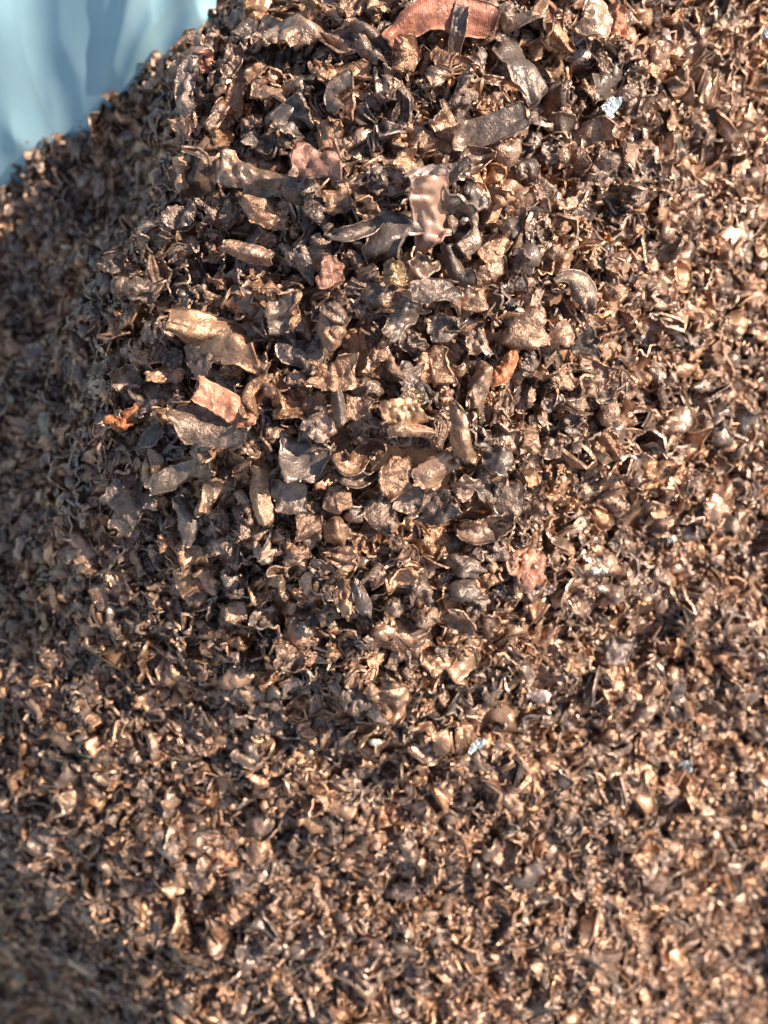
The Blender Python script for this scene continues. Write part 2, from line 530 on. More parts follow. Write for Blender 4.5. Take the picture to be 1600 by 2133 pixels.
def inside(xy):
    x, y = xy[:, 0], xy[:, 1]
    c = np.zeros(len(xy), bool)
    A = RING[::5, :2]
    B = np.roll(A, -1, axis=0)
    for (x0, y0), (x1, y1) in zip(A, B):
        cr = ((y0 > y) != (y1 > y)) & (x < (x1 - x0) * (y - y0) / (y1 - y0 + 1e-12) + x0)
        c ^= cr
    return c


# ------------------------------------------------------------------ ground and bag
gm, nt, bs = new_mat('concrete yard')
tc = nnode(nt, 'ShaderNodeTexCoord')
nn = nnode(nt, 'ShaderNodeTexNoise', inp={'Scale': 9, 'Detail': 8})
nt.links.new(tc.outputs['Object'], nn.inputs['Vector'])
nt.links.new(mixc(nt, nn.outputs[0], (0.22, 0.21, 0.19), (0.34, 0.32, 0.29)), bs.inputs['Base Color'])
bs.inputs['Roughness'].default_value = 0.9
zg = -0.25
g = bpy.data.objects.new("ground", mesh_from("ground", [(-30, -30, zg), (30, -30, zg), (30, 30, zg), (-30, 30, zg)], [(0, 1, 2, 3)], mat=gm, smooth=False))
COL.objects.link(g)
tag(g, kind='structure')

bm_, nt, bs = new_mat('pale blue woven bag fabric')
tc = nnode(nt, 'ShaderNodeTexCoord')
n1 = nnode(nt, 'ShaderNodeTexNoise', inp={'Scale': 22, 'Detail': 6, 'Roughness': 0.6})
w1 = nnode(nt, 'ShaderNodeTexWave', wave_type='BANDS', bands_direction='X', inp={'Scale': 120, 'Distortion': 2.0, 'Detail': 2, 'Detail Scale': 0.6})
w2 = nnode(nt, 'ShaderNodeTexWave', wave_type='BANDS', bands_direction='Y', inp={'Scale': 120, 'Distortion': 2.0, 'Detail': 2, 'Detail Scale': 0.6})
at = nnode(nt, 'ShaderNodeAttribute', attribute_name='cloth')
for n in (w1, w2):
    nt.links.new(at.outputs['Vector'], n.inputs['Vector'])
nt.links.new(tc.outputs['Object'], n1.inputs['Vector'])
c = mixc(nt, mrange(nt, n1.outputs[0], .3, .7), (0.26, 0.41, 0.44), (0.32, 0.48, 0.51))
c = mixc(nt, mrange(nt, w1.outputs['Fac'], .0, 1, 0.0, 0.05), c, (0.42, 0.58, 0.6))
nt.links.new(c, bs.inputs['Base Color'])
bs.inputs['Roughness'].default_value = 0.6
mx = nnode(nt, 'ShaderNodeMath', operation='ADD')
nt.links.new(w1.outputs['Fac'], mx.inputs[0])
nt.links.new(w2.outputs['Fac'], mx.inputs[1])
bp = nnode(nt, 'ShaderNodeBump', inp={'Strength': 0.05, 'Distance': 0.0006})
nt.links.new(mx.outputs[0], bp.inputs['Height'])
nt.links.new(bp.outputs[0], bs.inputs['Normal'])

cen = RING.mean(0)
nR = len(RING)
tan = np.roll(RING, -3, 0) - np.roll(RING, 3, 0)
outn = np.stack([tan[:, 1], -tan[:, 0]], 1)
outn /= np.linalg.norm(outn, axis=1)[:, None]
if ((RING[:, :2] - cen[:2]) * outn).sum() < 0:
    outn = -outn
for _ in range(20):
    outn = (np.roll(outn, 1, 0) + outn * 2 + np.roll(outn, -1, 0)) / 4
outn /= np.linalg.norm(outn, axis=1)[:, None]
prof = np.array([(-.045, -.060), (-.014, -.022), (.0, .003), (.018, .030), (.045, .062), (.085, .088), (.13, .104), (.18, .110), (.22, .085), (.245, .02), (.25, -.1)])
tt = np.linspace(0, 1, len(prof))
nP = 110
tp = np.linspace(0, 1, nP)
po, pz = np.interp(tp, tt, prof[:, 0]), np.interp(tp, tt, prof[:, 1])
ks = np.ones(5) / 5
po = np.r_[po[:2], np.convolve(po, ks, 'same')[2:-2], po[-2:]]
pz = np.r_[pz[:2], np.convolve(pz, ks, 'same')[2:-2], pz[-2:]]
arc = np.r_[0, np.cumsum(np.linalg.norm(np.diff(RING, axis=0), axis=1))]
BG = np.zeros((nR, nP, 3))
BG[..., 0] = RING[:, None, 0] + outn[:, None, 0] * po
BG[..., 1] = RING[:, None, 1] + outn[:, None, 1] * po
ri = np.arange(nR) / 44.0
hz = np.interp(ri, [0, 6, 7, 8, 9, 12, 13, 14, 15, 16, 17, 20], [1, 1, .55, .12, .1, .1, .5, 1.3, 1.9, 2.2, 1, 1])  # unseen lower right rim raised to shade the corner; top rim lowered for sun
BG[..., 2] = RING[:, None, 2] + pz * np.where(pz > 0, hz[:, None], 1)
BG[:, -1, 2] = zg + 0.004
q = BG[..., :2].reshape(-1, 2)
fr = np.random.default_rng(5)
wa, wb, wc2 = fourier(5, 12, 28, 2, fr), fourier(6, 30, 60, 2, fr), fourier(8, 70, 130, 2, fr)
warp = 0.35 * fourier(4, 10, 20, 2, fr)(q)
fold = 0.0013 * np.cos(wa(q)) + 0.0006 * (1 - np.abs(wb(q + warp[:, None] * 0.02))) + 0.0014 * wc2(q)
for line, wd, hh in (([(0, 262), (80, 250), (150, 225), (240, 165), (330, 112), (420, 62)], .0075, .010), ([(48, 90), (40, 150), (28, 205), (0, 250)], .008, .002), ([(218, 0), (206, 50), (222, 100), (235, 150)], .007, .002),
                     ([(300, 0), (262, 40), (215, 85), (150, 130), (60, 175), (-30, 200)], .008, .009), ([(480, 0), (400, 22), (320, 55), (240, 105), (150, 175), (60, 222)], .005, .009), ([(0, 300), (60, 262), (110, 232)], .005, .006),
                     ([(120, -40), (100, 20), (130, 80), (110, 150)], .010, .002), ([(-60, 130), (10, 160), (70, 170)], .007, .006)):
    Lp = unproj(*np.array([(a_, b_, .67) for a_, b_ in line], float).T)[:, :2]
    dm = np.full(len(q), 9.0)
    for A_, B_ in zip(Lp[:-1], Lp[1:]):
        ab = B_ - A_
        tq = np.clip(((q - A_) @ ab) / (ab @ ab), 0, 1)
        dm = np.minimum(dm, np.linalg.norm(q - A_ - tq[:, None] * ab, axis=1))
    fold = fold + 0.55 * hh * np.exp(-(dm / (wd * 1.1)) ** 1.5)
amp = np.clip(tp * 5 - 0.2, 0.15, 1)[None, :] * np.clip((1 - tp) * 6, 0, 1)[None, :]
BG[..., 2] += fold.reshape(nR, nP) * amp
BG[..., :2] -= outn[:, None, :] * (fold.reshape(nR, nP) * amp * 0.6)[..., None]
idx = np.arange(nR * nP).reshape(nR, nP)
i2 = np.roll(idx, -1, 0)
F = np.stack([idx[:, :-1], i2[:, :-1], i2[:, 1:], idx[:, 1:]], -1).reshape(-1, 4)
bme = mesh_from("bulk_bag", BG.reshape(-1, 3), F, mat=bm_)
ca = bme.attributes.new('cloth', 'FLOAT_VECTOR', 'POINT')
cv = np.zeros((nR, nP, 3))
cv[..., 0] = arc[:, None]
cv[..., 1] = np.r_[0, np.cumsum(np.hypot(np.diff(po), np.diff(pz)))][None]
ca.data.foreach_set('vector', cv.astype(np.float32).ravel())
bag = bpy.data.objects.new("bulk_bag", bme)
COL.objects.link(bag)
sm = bag.modifiers.new("thickness", 'SOLIDIFY')
sm.thickness = 0.0012
tag(bag, "pale blue woven plastic bulk bag with soft creases holding the copper scrap", "bag")

# ------------------------------------------------------------------ named pieces, from the photograph
# (name, short, label, material, width, spine px, options); lift is metres above the heap
B = dict
LM = [
 ("copper_strip", "the long red strip", "long bent strip of red copper with fine cross grain, a dark sliver lying across it", 'red', [44, 56, 60, 66, 50], [(815, 112), (870, 60), (940, 45), (1035, 48)], B(folds=0, wr=.03, cup=-.18, lift=.010, ragged=.04, pre=[(.12, 0, 3.6, .9, .15)])),
 ("copper_strip", "the sliver across the red strip", "narrow dark copper sliver lying across the long red strip", 'dark', 30, [(960, 30, .002), (948, 80, .004), (950, 140, -.004)], B(folds=0, wr=.06, cup=.3, lift=.018, thick=.06)),
 ("copper_strip", "the broad brown band", "broad flat brown copper band slanting down from the end of the red strip", 'olive', [58, 80, 84, 72], [(1050, 85), (1078, 140), (1112, 225)], B(folds=0, wr=.02, cup=-.08, lift=.012, ragged=.04)),
 ("copper_strip", "the flat ochre strip", "flat ochre brown strip with a straight square end below the broad brown band", 'olive', [48, 58, 56, 58], [(925, 300), (1000, 285), (1088, 262)], B(folds=0, wr=.02, cup=-.1, lift=.012, ragged=.05)),
 ("copper_flake", "the tan fan flake", "large tan flake fanned like a mushroom cap near the bag", 'tan', [70, 92, 100, 70], [(528, 112), (565, 88), (620, 80), (662, 118)], B(folds=1, fold_ang=.4, wr=.05, cup=-.2, lift=.014)),
 ("copper_flake", "the orange patch flake", "bright orange copper flake with a curled lower rim", 'orange', [62, 84, 78], [(615, 345), (660, 350), (708, 358)], B(folds=1, fold_ang=.4, wr=.04, cup=-.15, lift=.014)),
 ("copper_flake", "the olive shawl flake", "wide olive brown flake draped like a shawl beside the orange patch flake", 'olive', [60, 72, 66, 50], [(452, 350), (510, 372), (600, 395)], B(folds=1, fold_ang=.4, wr=.05, cup=-.12, lift=.012)),
 ("copper_flake", "the crescent flake", "pale crescent shaped flake at the heap's shaded brink", 'tan', 40, [(430, 155), (395, 175), (388, 215), (400, 245)], B(folds=1, fold_ang=.4, wr=.07, cup=-.3, lift=.010, thick=.05)),
 ("copper_flake", "the rose folded piece", "shiny clean rose copper piece folded over at its top, brightest on the heap", 'rose', [74, 78, 72, 80], [(882, 395), (892, 450), (905, 520)], B(folds=0, wr=.05, cup=-.12, lift=.020, ragged=.05, nu=34, nv=22, tent=.3, pre=[(.5, 0, 2.0, .3, .1)])),
 ("copper_flake", "the rose piece's folded lip", "rose copper flap turned over on top of the clean folded piece", 'rose', [30, 42, 36], [(852, 398), (890, 388), (925, 402)], B(folds=1, fold_ang=.5, wr=.07, cup=-.3, lift=.026)),
 ("copper_flake", "the slanted grey slab", "big smooth grey brown slab slanting away under the rose folded piece", 'dark', [70, 92, 74, 60], [(855, 450), (820, 500), (780, 560)], B(folds=0, wr=.03, cup=-.08, lift=.010)),
 ("brass_scrap", "the ribbed brass scrap", "small golden brass scrap with fine ribs below the grey slab", 'brass', [34, 44, 46], [(828, 552), (822, 580), (824, 608)], B(folds=1, fold_ang=.5, wr=.06, cup=-.1, lift=.013)),
 ("copper_flake", "the wedge plate", "wedge shaped reddish brown plate with a straight pale lower rim", 'brown', [44, 56, 50, 36], [(858, 622), (905, 614), (955, 606)], B(folds=0, wr=.025, cup=-.1, lift=.012, ragged=.05)),
 ("copper_flake", "the dark bib", "dark grey flake hanging like a bib with a curled lower hem", 'dark', [54, 62, 66], [(592, 620), (596, 660), (602, 700)], B(folds=1, fold_ang=.5, wr=.04, cup=.1, lift=.010)),
 ("copper_flake", "the brown pocket", "brown flake folded into a pocket above the dark bib", 'brown', [60, 74, 60], [(585, 600), (615, 625), (655, 650)], B(folds=2, fold_ang=.7, wr=.06, cup=.3, lift=.010)),
 ("copper_flake", "the big olive leaf", "largest olive leaf shaped flake with a ridge along its middle", 'olive', [40, 78, 82, 60], [(362, 672), (415, 685), (475, 715), (532, 735)], B(folds=0, wr=.045, cup=-.22, lift=.014)),
 ("copper_flake", "the striped apron", "tan flake with rippled stripes hanging below the big olive leaf", 'tan', [56, 66, 60], [(410, 712), (422, 750), (436, 788)], B(folds=0, wr=.07, cup=-.15, lift=.010)),
 ("copper_flake", "the red upper fold", "red orange copper band curving over the folded plate", 'orange', [46, 54, 56, 40], [(425, 818), (465, 838), (505, 862), (526, 895)], B(folds=0, wr=.03, cup=-.15, lift=.030, ragged=.04, thick=.04)),
 ("copper_flake", "the folded plate", "wide reddish plate with a pale crease beneath the red upper fold", 'brown', [44, 80, 84, 60], [(382, 860), (425, 880), (480, 895), (526, 888)], B(folds=0, wr=.03, cup=-.1, lift=.012, ragged=.06)),
 ("copper_flake", "the tan leaf", "tan pointed leaf lying crosswise below the big olive leaf", 'tan', [22, 38, 36, 14], [(312, 792), (345, 785), (375, 782), (402, 792)], B(folds=0, wr=.05, cup=-.2, lift=.012)),
 ("copper_flake", "the shell flake", "round brown shell shaped flake on the brink above the shaded slope", 'brown', [50, 84, 84, 50], [(278, 1010), (268, 1045), (250, 1080), (222, 1105)], B(folds=0, wr=.03, cup=-.18, lift=.012)),
 ("copper_flake", "the black blade", "upright black blade with a pale rim under the olive ribbon", 'dark', [40, 46, 44, 22], [(388, 1030), (396, 1065), (400, 1100), (392, 1135)], B(folds=0, wr=.02, cup=-.15, lift=.013, ragged=.04)),
 ("copper_strip", "the olive ribbon", "long olive ribbon with a sharp tip beneath the folded plate", 'olive', [26, 46, 48, 18], [(310, 1022), (360, 1000), (415, 985), (466, 962)], B(folds=0, wr=.04, cup=-.15, lift=.014)),
 ("copper_flake", "the grey shield", "grey shield shaped flake narrowing to a torn corner", 'dark', [44, 84, 74, 30], [(612, 915), (622, 945), (632, 980), (640, 1012)], B(folds=0, wr=.03, cup=-.1, lift=.015)),
 ("copper_flake", "the olive dish", "dark olive dish shaped flake under the grey shield", 'olive', [56, 66, 56], [(572, 1030), (602, 1035), (640, 1040)], B(folds=0, wr=.03, cup=.2, lift=.010)),
 ("copper_tube", "the tan pipe", "tan flake rolled into a short upright pipe beside the olive dish", 'tan', [38, 40, 38, 46], [(543, 975), (541, 1010), (548, 1045), (560, 1080)], B(folds=0, wr=.04, cup=-.75, lift=.014)),
 ("copper_curl", "the wavy frill", "dark ribbon with a wavy frilled rim like an S", 'brown', [30, 38, 34, 26], [(712, 945, 0), (740, 965, .004), (765, 940, -.002), (802, 938, .003)], B(folds=0, wr=.10, cup=.45, lift=.014, thick=.07)),
 ("copper_flake", "the eye shaped cup", "hollow brown flake shaped like an open eye", 'brown', [18, 40, 44, 14], [(690, 985), (725, 985), (755, 995), (785, 985)], B(folds=0, wr=.03, cup=.7, lift=.012, thick=.05)),
 ("copper_flake", "the pointed brown leaf", "large matt brown leaf hanging to a point right of the wavy frill", 'brown', [40, 62, 58, 16], [(828, 940), (825, 975), (815, 1010), (805, 1045)], B(folds=0, wr=.03, cup=-.15, lift=.016)),
 ("copper_flake", "the violet grey bowl", "smooth violet grey bowl shaped flake with pale specks", 'dark', [50, 78, 84, 60], [(945, 962), (915, 980), (893, 1005), (880, 1028)], B(folds=0, wr=.02, cup=-.22, lift=.015, nu=26, nv=18)),
 ("copper_strip", "the tall olive strip", "tall olive brown strip standing above the violet grey bowl", 'olive', [14, 38, 40, 34, 12], [(935, 838), (950, 880), (955, 920), (962, 965), (975, 985)], B(folds=0, wr=.05, cup=-.2, lift=.014)),
 ("copper_flake", "the brown arch", "brown flake arched over a dark hollow below the violet grey bowl", 'brown', [40, 66, 58], [(868, 1070), (915, 1058), (960, 1045)], B(folds=1, fold_ang=.4, wr=.05, cup=-.3, lift=.012)),
 ("copper_lump", "the pebble lump", "pale wrinkled pebble sized lump in the middle of the heap", 'tan', 50, [(690, 1030), (720, 1045)], B(lump=1, lift=.012)),
 ("copper_flake", "the round grey plate", "round grey plate tucked right of the tall olive strip", 'dark', [44, 58, 54], [(1005, 950), (1030, 960), (1055, 968)], B(folds=0, wr=.03, cup=-.12, lift=.008)),
 ("copper_flake", "the oval slate plate", "smooth oval slate coloured plate below the round grey plate", 'dark', [40, 54, 50, 34], [(1075, 1008), (1065, 1030), (1058, 1055), (1062, 1075)], B(folds=0, wr=.02, cup=-.16, lift=.013)),
 ("copper_flake", "the gaping cup", "dark flake bent into a gaping cup with a thick lower lip", 'dark', [36, 52, 54, 30], [(950, 1090), (985, 1105), (1020, 1100), (1052, 1082)], B(folds=0, wr=.05, cup=.7, lift=.012, thick=.06)),
 ("copper_flake", "the slate square", "slate grey square flake with wrinkled lower edge above the tall olive strip", 'dark', [44, 56, 58, 30], [(985, 745), (992, 780), (992, 815), (985, 860)], B(folds=0, wr=.05, cup=-.12, lift=.012)),
 ("copper_curl", "the red hook", "red copper ribbon curled into a hook beside the slate square", 'orange', 28, [(1062, 742), (1052, 772), (1030, 792), (1010, 780)], B(folds=0, wr=.06, cup=-.4, lift=.014, thick=.07)),
 ("copper_lump", "the rough brown lump", "rough knobbly brown lump as wide as three flakes", 'brown', 92, [(1045, 680), (1125, 705)], B(lump=1, lift=.010)),
 ("copper_flake", "the dark thimble", "dark round thimble shaped flake right of the rough brown lump", 'dark', [42, 52, 40], [(1158, 682), (1162, 705), (1166, 735)], B(folds=0, wr=.02, cup=-.4, lift=.013)),
 ("copper_flake", "the cornered plate", "grey plate with sharp corners and a bright copper rim", 'dark', [56, 54, 40], [(1190, 712), (1212, 722), (1236, 735)], B(folds=0, wr=.05, cup=-.1, lift=.012)),
 ("copper_flake", "the arching horn", "smooth olive flake arching like a horn over a black hollow", 'olive', [12, 26, 48, 56, 22], [(1140, 600), (1170, 592), (1198, 598), (1215, 625), (1220, 655)], B(folds=0, wr=.02, cup=-.3, lift=.020)),
 ("copper_tube", "the bent pipe", "smooth brown pipe bent at a knee under the rose folded piece", 'olive', [26, 28, 34, 36], [(928, 518), (938, 550), (955, 580), (990, 582)], B(folds=0, wr=.02, cup=-.6, lift=.014)),
 ("copper_flake", "the tan saddle", "tan saddle shaped flake with a rolled back edge", 'tan', [44, 66, 70, 56], [(652, 782), (690, 792), (722, 790), (755, 782)], B(folds=0, wr=.05, cup=.28, lift=.014)),
 ("copper_flake", "the star flake", "crumpled star shaped tan flake right of the tan saddle", 'tan', [60, 80, 70], [(780, 730), (805, 745), (832, 765)], B(folds=5, fold_ang=1.1, wr=.09, cup=0, lift=.014)),
 ("copper_strip", "the dark stalk", "thin dark stalk standing beneath the tan saddle", 'dark', [20, 24, 24, 20], [(702, 818), (708, 850), (714, 885)], B(folds=0, wr=.05, cup=-.6, lift=.012)),
 ("copper_flake", "the grey square", "grey square plate right of the dark stalk", 'brown', [46, 50, 50], [(722, 850), (745, 856), (770, 860)], B(folds=0, wr=.04, cup=-.08, lift=.010)),
 ("copper_strip", "the pale rolled bar", "pale rolled bar of copper above the pointed brown leaf", 'tan', [24, 28, 28, 22], [(810, 900), (840, 897), (870, 903), (900, 912)], B(folds=0, wr=.07, cup=-.6, lift=.016)),
 ("copper_flake", "the creased pillow", "olive flake creased like a pillow above the pale rolled bar", 'olive', [36, 52, 54, 40], [(788, 865), (820, 858), (850, 858), (880, 862)], B(folds=1, fold_ang=.5, wr=.06, cup=-.2, lift=.012)),
 ("brass_scrap", "the brass crumb", "dark golden ribbed brass crumb above the creased pillow", 'brass', [20, 30, 24], [(835, 825), (858, 830), (882, 838)], B(folds=1, fold_ang=.4, wr=.05, cup=-.2, lift=.017)),
 ("copper_flake", "the torn tan flake", "torn tan flake with ragged corner below the eye shaped cup", 'tan', [44, 54, 50, 30], [(775, 1030), (785, 1060), (800, 1085), (818, 1110)], B(folds=1, fold_ang=.4, wr=.05, cup=-.12, lift=.012)),
 ("copper_strip", "the doubled bar", "pale bar of copper folded double lengthwise in the upper left cluster", 'tan', [30, 36, 36, 30], [(470, 518), (505, 530), (540, 542), (570, 552)], B(folds=0, wr=.07, cup=-.6, lift=.016)),
 ("copper_flake", "the long pale wedge", "long pale wedge shaped flake slanting above the doubled bar", 'tan', [30, 50, 44, 30], [(518, 430), (545, 455), (570, 470), (598, 475)], B(folds=0, wr=.05, cup=-.3, lift=.014)),
 ("copper_flake", "the fanned corner flake", "ribbed tan flake fanned out over the shaded slope", 'tan', [30, 52, 50, 26], [(350, 450), (370, 458), (395, 462), (420, 468)], B(folds=0, wr=.08, cup=-.1, lift=.014)),
 ("copper_flake", "the pinched brink flake", "crumpled brown flake pinched lengthwise at the shaded brink above the big olive leaf", 'brown', [50, 64, 54], [(292, 590), (310, 620), (335, 650)], B(folds=3, fold_ang=.7, wr=.08, cup=-.15, lift=.012)),
 ("copper_flake", "the twin blade", "slim dark upright blade low on the sunny face", 'dark', [14, 30, 34, 16], [(742, 1205), (752, 1235), (760, 1262), (765, 1285)], B(folds=0, wr=.04, cup=-.3, lift=.012)),
 ("copper_flake", "the blade's wider twin", "wider dark blade leaning beside the slim upright one", 'dark', [16, 34, 36, 24], [(722, 1202), (715, 1230), (720, 1258), (732, 1280)], B(folds=1, fold_ang=.4, wr=.07, cup=-.2, lift=.009)),
 ("copper_flake", "the black butterfly", "shiny black flake spread like a wing at the foot of the sunny face", 'dark', [50, 76, 70, 40], [(790, 1400), (805, 1430), (815, 1460), (812, 1495)], B(folds=1, fold_ang=.5, wr=.08, cup=-.1, lift=.016)),
 ("copper_flake", "the butterfly's left wing", "shiny black ruffled flake touching the black butterfly", 'dark', [40, 60, 46], [(720, 1445), (745, 1460), (775, 1485)], B(folds=2, fold_ang=.6, wr=.1, cup=-.1, lift=.014)),
 ("copper_flake", "the grey diamond", "grey diamond shaped plate on the sunny face's lower edge", 'olive', [36, 58, 46], [(930, 1270), (955, 1292), (978, 1318)], B(folds=0, wr=.04, cup=-.1, lift=.012)),
 ("copper_flake", "the folded slate", "slate coloured flake folded open like a book on the lower slope", 'dark', [46, 62, 52], [(1238, 1338), (1268, 1345), (1302, 1352)], B(folds=1, fold_ang=.7, wr=.06, cup=.1, lift=.012)),
 ("copper_flake", "the pink chip", "small smooth pink copper chip on the lower slope", 'rose', [26, 30, 26], [(1096, 1438), (1115, 1442), (1138, 1445)], B(folds=0, wr=.03, cup=-.1, lift=.012)),
 ("copper_flake", "the pink square", "smooth pinkish square flake out on the blurred slope", 'rose', [44, 52, 44], [(1460, 1050), (1482, 1062), (1502, 1078)], B(folds=0, wr=.03, cup=-.1, lift=.012)),
 ("foil_scrap", "the silver foil", "crinkled scrap of bright silver foil", 'silver', [22, 34, 26], [(1248, 252), (1266, 240), (1282, 222)], B(folds=3, fold_ang=.8, wr=.1, cup=-.1, lift=.012)),
 ("foil_scrap", "the small foil", "small bright silver foil scrap near the far brown slope", 'silver', [16, 22, 16], [(1575, 85), (1588, 80), (1598, 72)], B(folds=3, fold_ang=.8, wr=.1, cup=-.1, lift=.008)),
 ("foil_scrap", "the grey foil", "dull grey foil scrap half buried under the pink chip", 'silver', [14, 20, 16], [(978, 1560), (990, 1548), (1004, 1535)], B(folds=3, fold_ang=.8, wr=.1, cup=-.1, lift=.008)),
 ("foil_scrap", "the low foil", "silver foil crumb alone on the lower blurred slope", 'silver', [14, 20, 16], [(1408, 1592), (1420, 1590), (1434, 1588)], B(folds=3, fold_ang=.8, wr=.1, cup=-.1, lift=.008)),
 ("plastic_crumb", "the white twin crumb", "pale crumb touching another in the blurred slope", 'pale', 17, [(1226, 1185), (1238, 1188)], B(lump=1, lift=.010)),
 ("plastic_crumb", "the second white crumb", "rounder of the two touching pale crumbs", 'pale', 16, [(1244, 1184), (1256, 1186)], B(lump=1, lift=.010)),
 ("plastic_crumb", "the lone white crumb", "lone pale crumb beside the pink square", 'pale', 16, [(1384, 1118), (1398, 1126)], B(lump=1, lift=.010)),
 ("plastic_crumb", "the white bean", "pale bean shaped crumb low in the middle under the black butterfly", 'pale', 14, [(772, 1540), (794, 1536)], B(lump=1, lift=.010)),
 ("copper_flake", "the wide umber flake", "wide umber flake folded behind the broad brown band", 'olive', [56, 74, 70], [(1225, 28), (1235, 62), (1222, 98)], B(folds=1, fold_ang=.5, wr=.04, cup=-.15, lift=.012)),
 ("copper_flake", "the rust fan", "rusty pleated fan right of the wide umber flake", 'orange', [34, 46, 40], [(1268, 40), (1278, 68), (1290, 96)], B(folds=1, fold_ang=.5, wr=.08, cup=-.15, lift=.012)),
 ("copper_tube", "the dark sausage", "smooth dark sausage shaped roll left of the red strip", 'dark', [28, 36, 36, 26], [(735, 58), (755, 80), (778, 98), (802, 118)], B(folds=0, wr=.03, cup=-.7, lift=.012)),
 ("copper_tube", "the dark roll", "dark rolled flake below the sausage shaped roll", 'dark', [26, 34, 36, 30], [(748, 95), (762, 115), (778, 132), (790, 148)], B(folds=0, wr=.05, cup=-.6, lift=.010)),
 ("copper_strip", "the black trough", "long black trough curved below the dark bunting flake", 'dark', [22, 34, 34, 18], [(690, 492), (720, 502), (760, 490), (795, 470)], B(folds=0, wr=.03, cup=.45, lift=.010)),
 ("copper_flake", "the blue grey flag", "blue grey flag shaped flake with a ragged lower hem", 'dark', [46, 54, 54], [(700, 405), (704, 432), (708, 462)], B(folds=1, fold_ang=.3, wr=.05, cup=-.1, lift=.012)),
 ("copper_flake", "the grey flag's neighbour", "folded grey flake touching the blue grey flag", 'dark', [46, 62, 48], [(738, 445), (762, 435), (792, 420)], B(folds=2, fold_ang=.6, wr=.07, cup=-.1, lift=.010)),
 ("copper_flake", "the spiked corner", "small spiked flake poking out over the shaded slope", 'brown', [10, 34, 26], [(358, 262), (378, 270), (398, 282)], B(folds=1, fold_ang=.6, wr=.06, cup=-.1, lift=.012)),
 ("copper_flake", "the slim spearhead", "slim brown spearhead flake pointing down beside the rusty saucer", 'brown', [28, 32, 26, 8], [(628, 525), (636, 555), (645, 580), (652, 605)], B(folds=0, wr=.06, cup=-.3, lift=.016)),
 ("copper_flake", "the rusty saucer", "rusty orange dish shaped flake below the long black trough", 'orange', [50, 64, 40], [(660, 575), (690, 578), (728, 572)], B(folds=1, fold_ang=.4, wr=.05, cup=.15, lift=.009)),
 ("copper_flake", "the hanging glove", "long grey flake wrinkled like a glove under the wedge plate", 'dark', [44, 46, 40, 34], [(862, 640), (845, 665), (825, 690), (808, 705)], B(folds=0, wr=.06, cup=-.3, lift=.011)),
 ("copper_flake", "the curled toe", "smooth brown flake folded like a sleeve above the wedge plate", 'olive', [44, 56, 50], [(848, 590), (872, 568), (895, 545)], B(folds=1, fold_ang=.5, wr=.03, cup=-.3, lift=.010)),
]

hero_objs = []


def place(name, me, loc, M, mat):
    o = bpy.data.objects.new(name, me)
    o.rotation_mode = 'QUATERNION'
    o.rotation_quaternion = Matrix(M.tolist()).to_quaternion()
    o.location = Vector(loc)
    COL.objects.link(o)
    return o


VIEW = np.stack([R_, U_, -F_], 1)          # columns: right, up, toward the lens


def basis(n, ang, r):
    n = n / np.linalg.norm(n)
    a = np.cross(n, [0.3, 0.9, 0.1])
    a /= np.linalg.norm(a)
    b = np.cross(n, a)
    c, s = math.cos(ang), math.sin(ang)
    return np.stack([c * a + s * b, -s * a + c * b, n], 1)


lm_c = []
for i, (name, short, label, mat, width, spine, opt) in enumerate(LM):
    opt = dict(opt)
    r = np.random.default_rng(1000 + i)
    sp = np.array([(p[0], p[1], p[2] if len(p) > 2 else 0.0) for p in spine], float)
    c = sp[:, :2].mean(0)
    P, d = hit(c[0], c[1])
    P, d = P[0], d[0]
    k = MPP * d
    loc_sp = np.c_[(sp[:, 0] - c[0]) * k, -(sp[:, 1] - c[1]) * k, sp[:, 2]]
    lift = opt.pop('lift', 0.01)
    if opt.pop('lump', 0):
        L = np.hypot(*(sp[-1, :2] - sp[0, :2])) * k
        ang = math.atan2(-(sp[-1, 1] - sp[0, 1]), sp[-1, 0] - sp[0, 0])
        V, Fc, W = lump(width * k * 1.15, r, 20, (max(1, L / (width * k)), .85, .7))
        ca_, sa_ = math.cos(ang), math.sin(ang)
        V = V @ np.array([[ca_, sa_, 0], [-sa_, ca_, 0], [0, 0, 1]])
    else:
        wd = np.array(width, float) * k if np.ndim(width) else width * k
        opt.setdefault('nu', 24)
        opt.setdefault('nv', 15)
        opt.setdefault('gain', 1.9)
        opt.setdefault('roll', .10)
        if opt.get('folds', 0) == 0 and not opt.get('pre') and abs(opt.get('cup', 0)) < .3:
            opt['folds'], opt['fold_ang'] = 2, .5
        opt.setdefault('tent', .34)
        opt['ragged'] = opt.get('ragged', .07) + .05
        V, Fc, W = sheet(loc_sp, wd, r, **opt)
    N = normal(P[None, :2])[0]
    nz = -F_ * 0.7 + N * 0.3
    nz /= np.linalg.norm(nz)
    X = R_ - nz * (R_ @ nz)
    X /= np.linalg.norm(X)
    M = np.stack([X, np.cross(nz, X), nz], 1)
    me = mesh_from(name, V, Fc, W, MATS[mat])
    o = place(name, me, P - F_ * (lift * 0.62 + 0.003), M, mat)
    cat = {"copper_strip": "copper strip", "copper_flake": "copper flake", "brass_scrap": "brass scrap", "copper_tube": "copper tube", "copper_curl": "copper curl",
           "copper_lump": "copper lump", "foil_scrap": "foil scrap", "plastic_crumb": "plastic crumb"}[name]
    tag(o, label, cat, {"copper flake": "copper flakes on top of the heap"}.get(cat, cat + "s on the heap"))
    ext = np.hypot(*(sp[-1, :2] - sp[0, :2])) / 2 + 8
    lm_c.append((c[0], c[1], ext, float(np.max(width)) / 2, math.atan2(sp[-1, 1] - sp[0, 1], sp[-1, 0] - sp[0, 0]), short, cat))


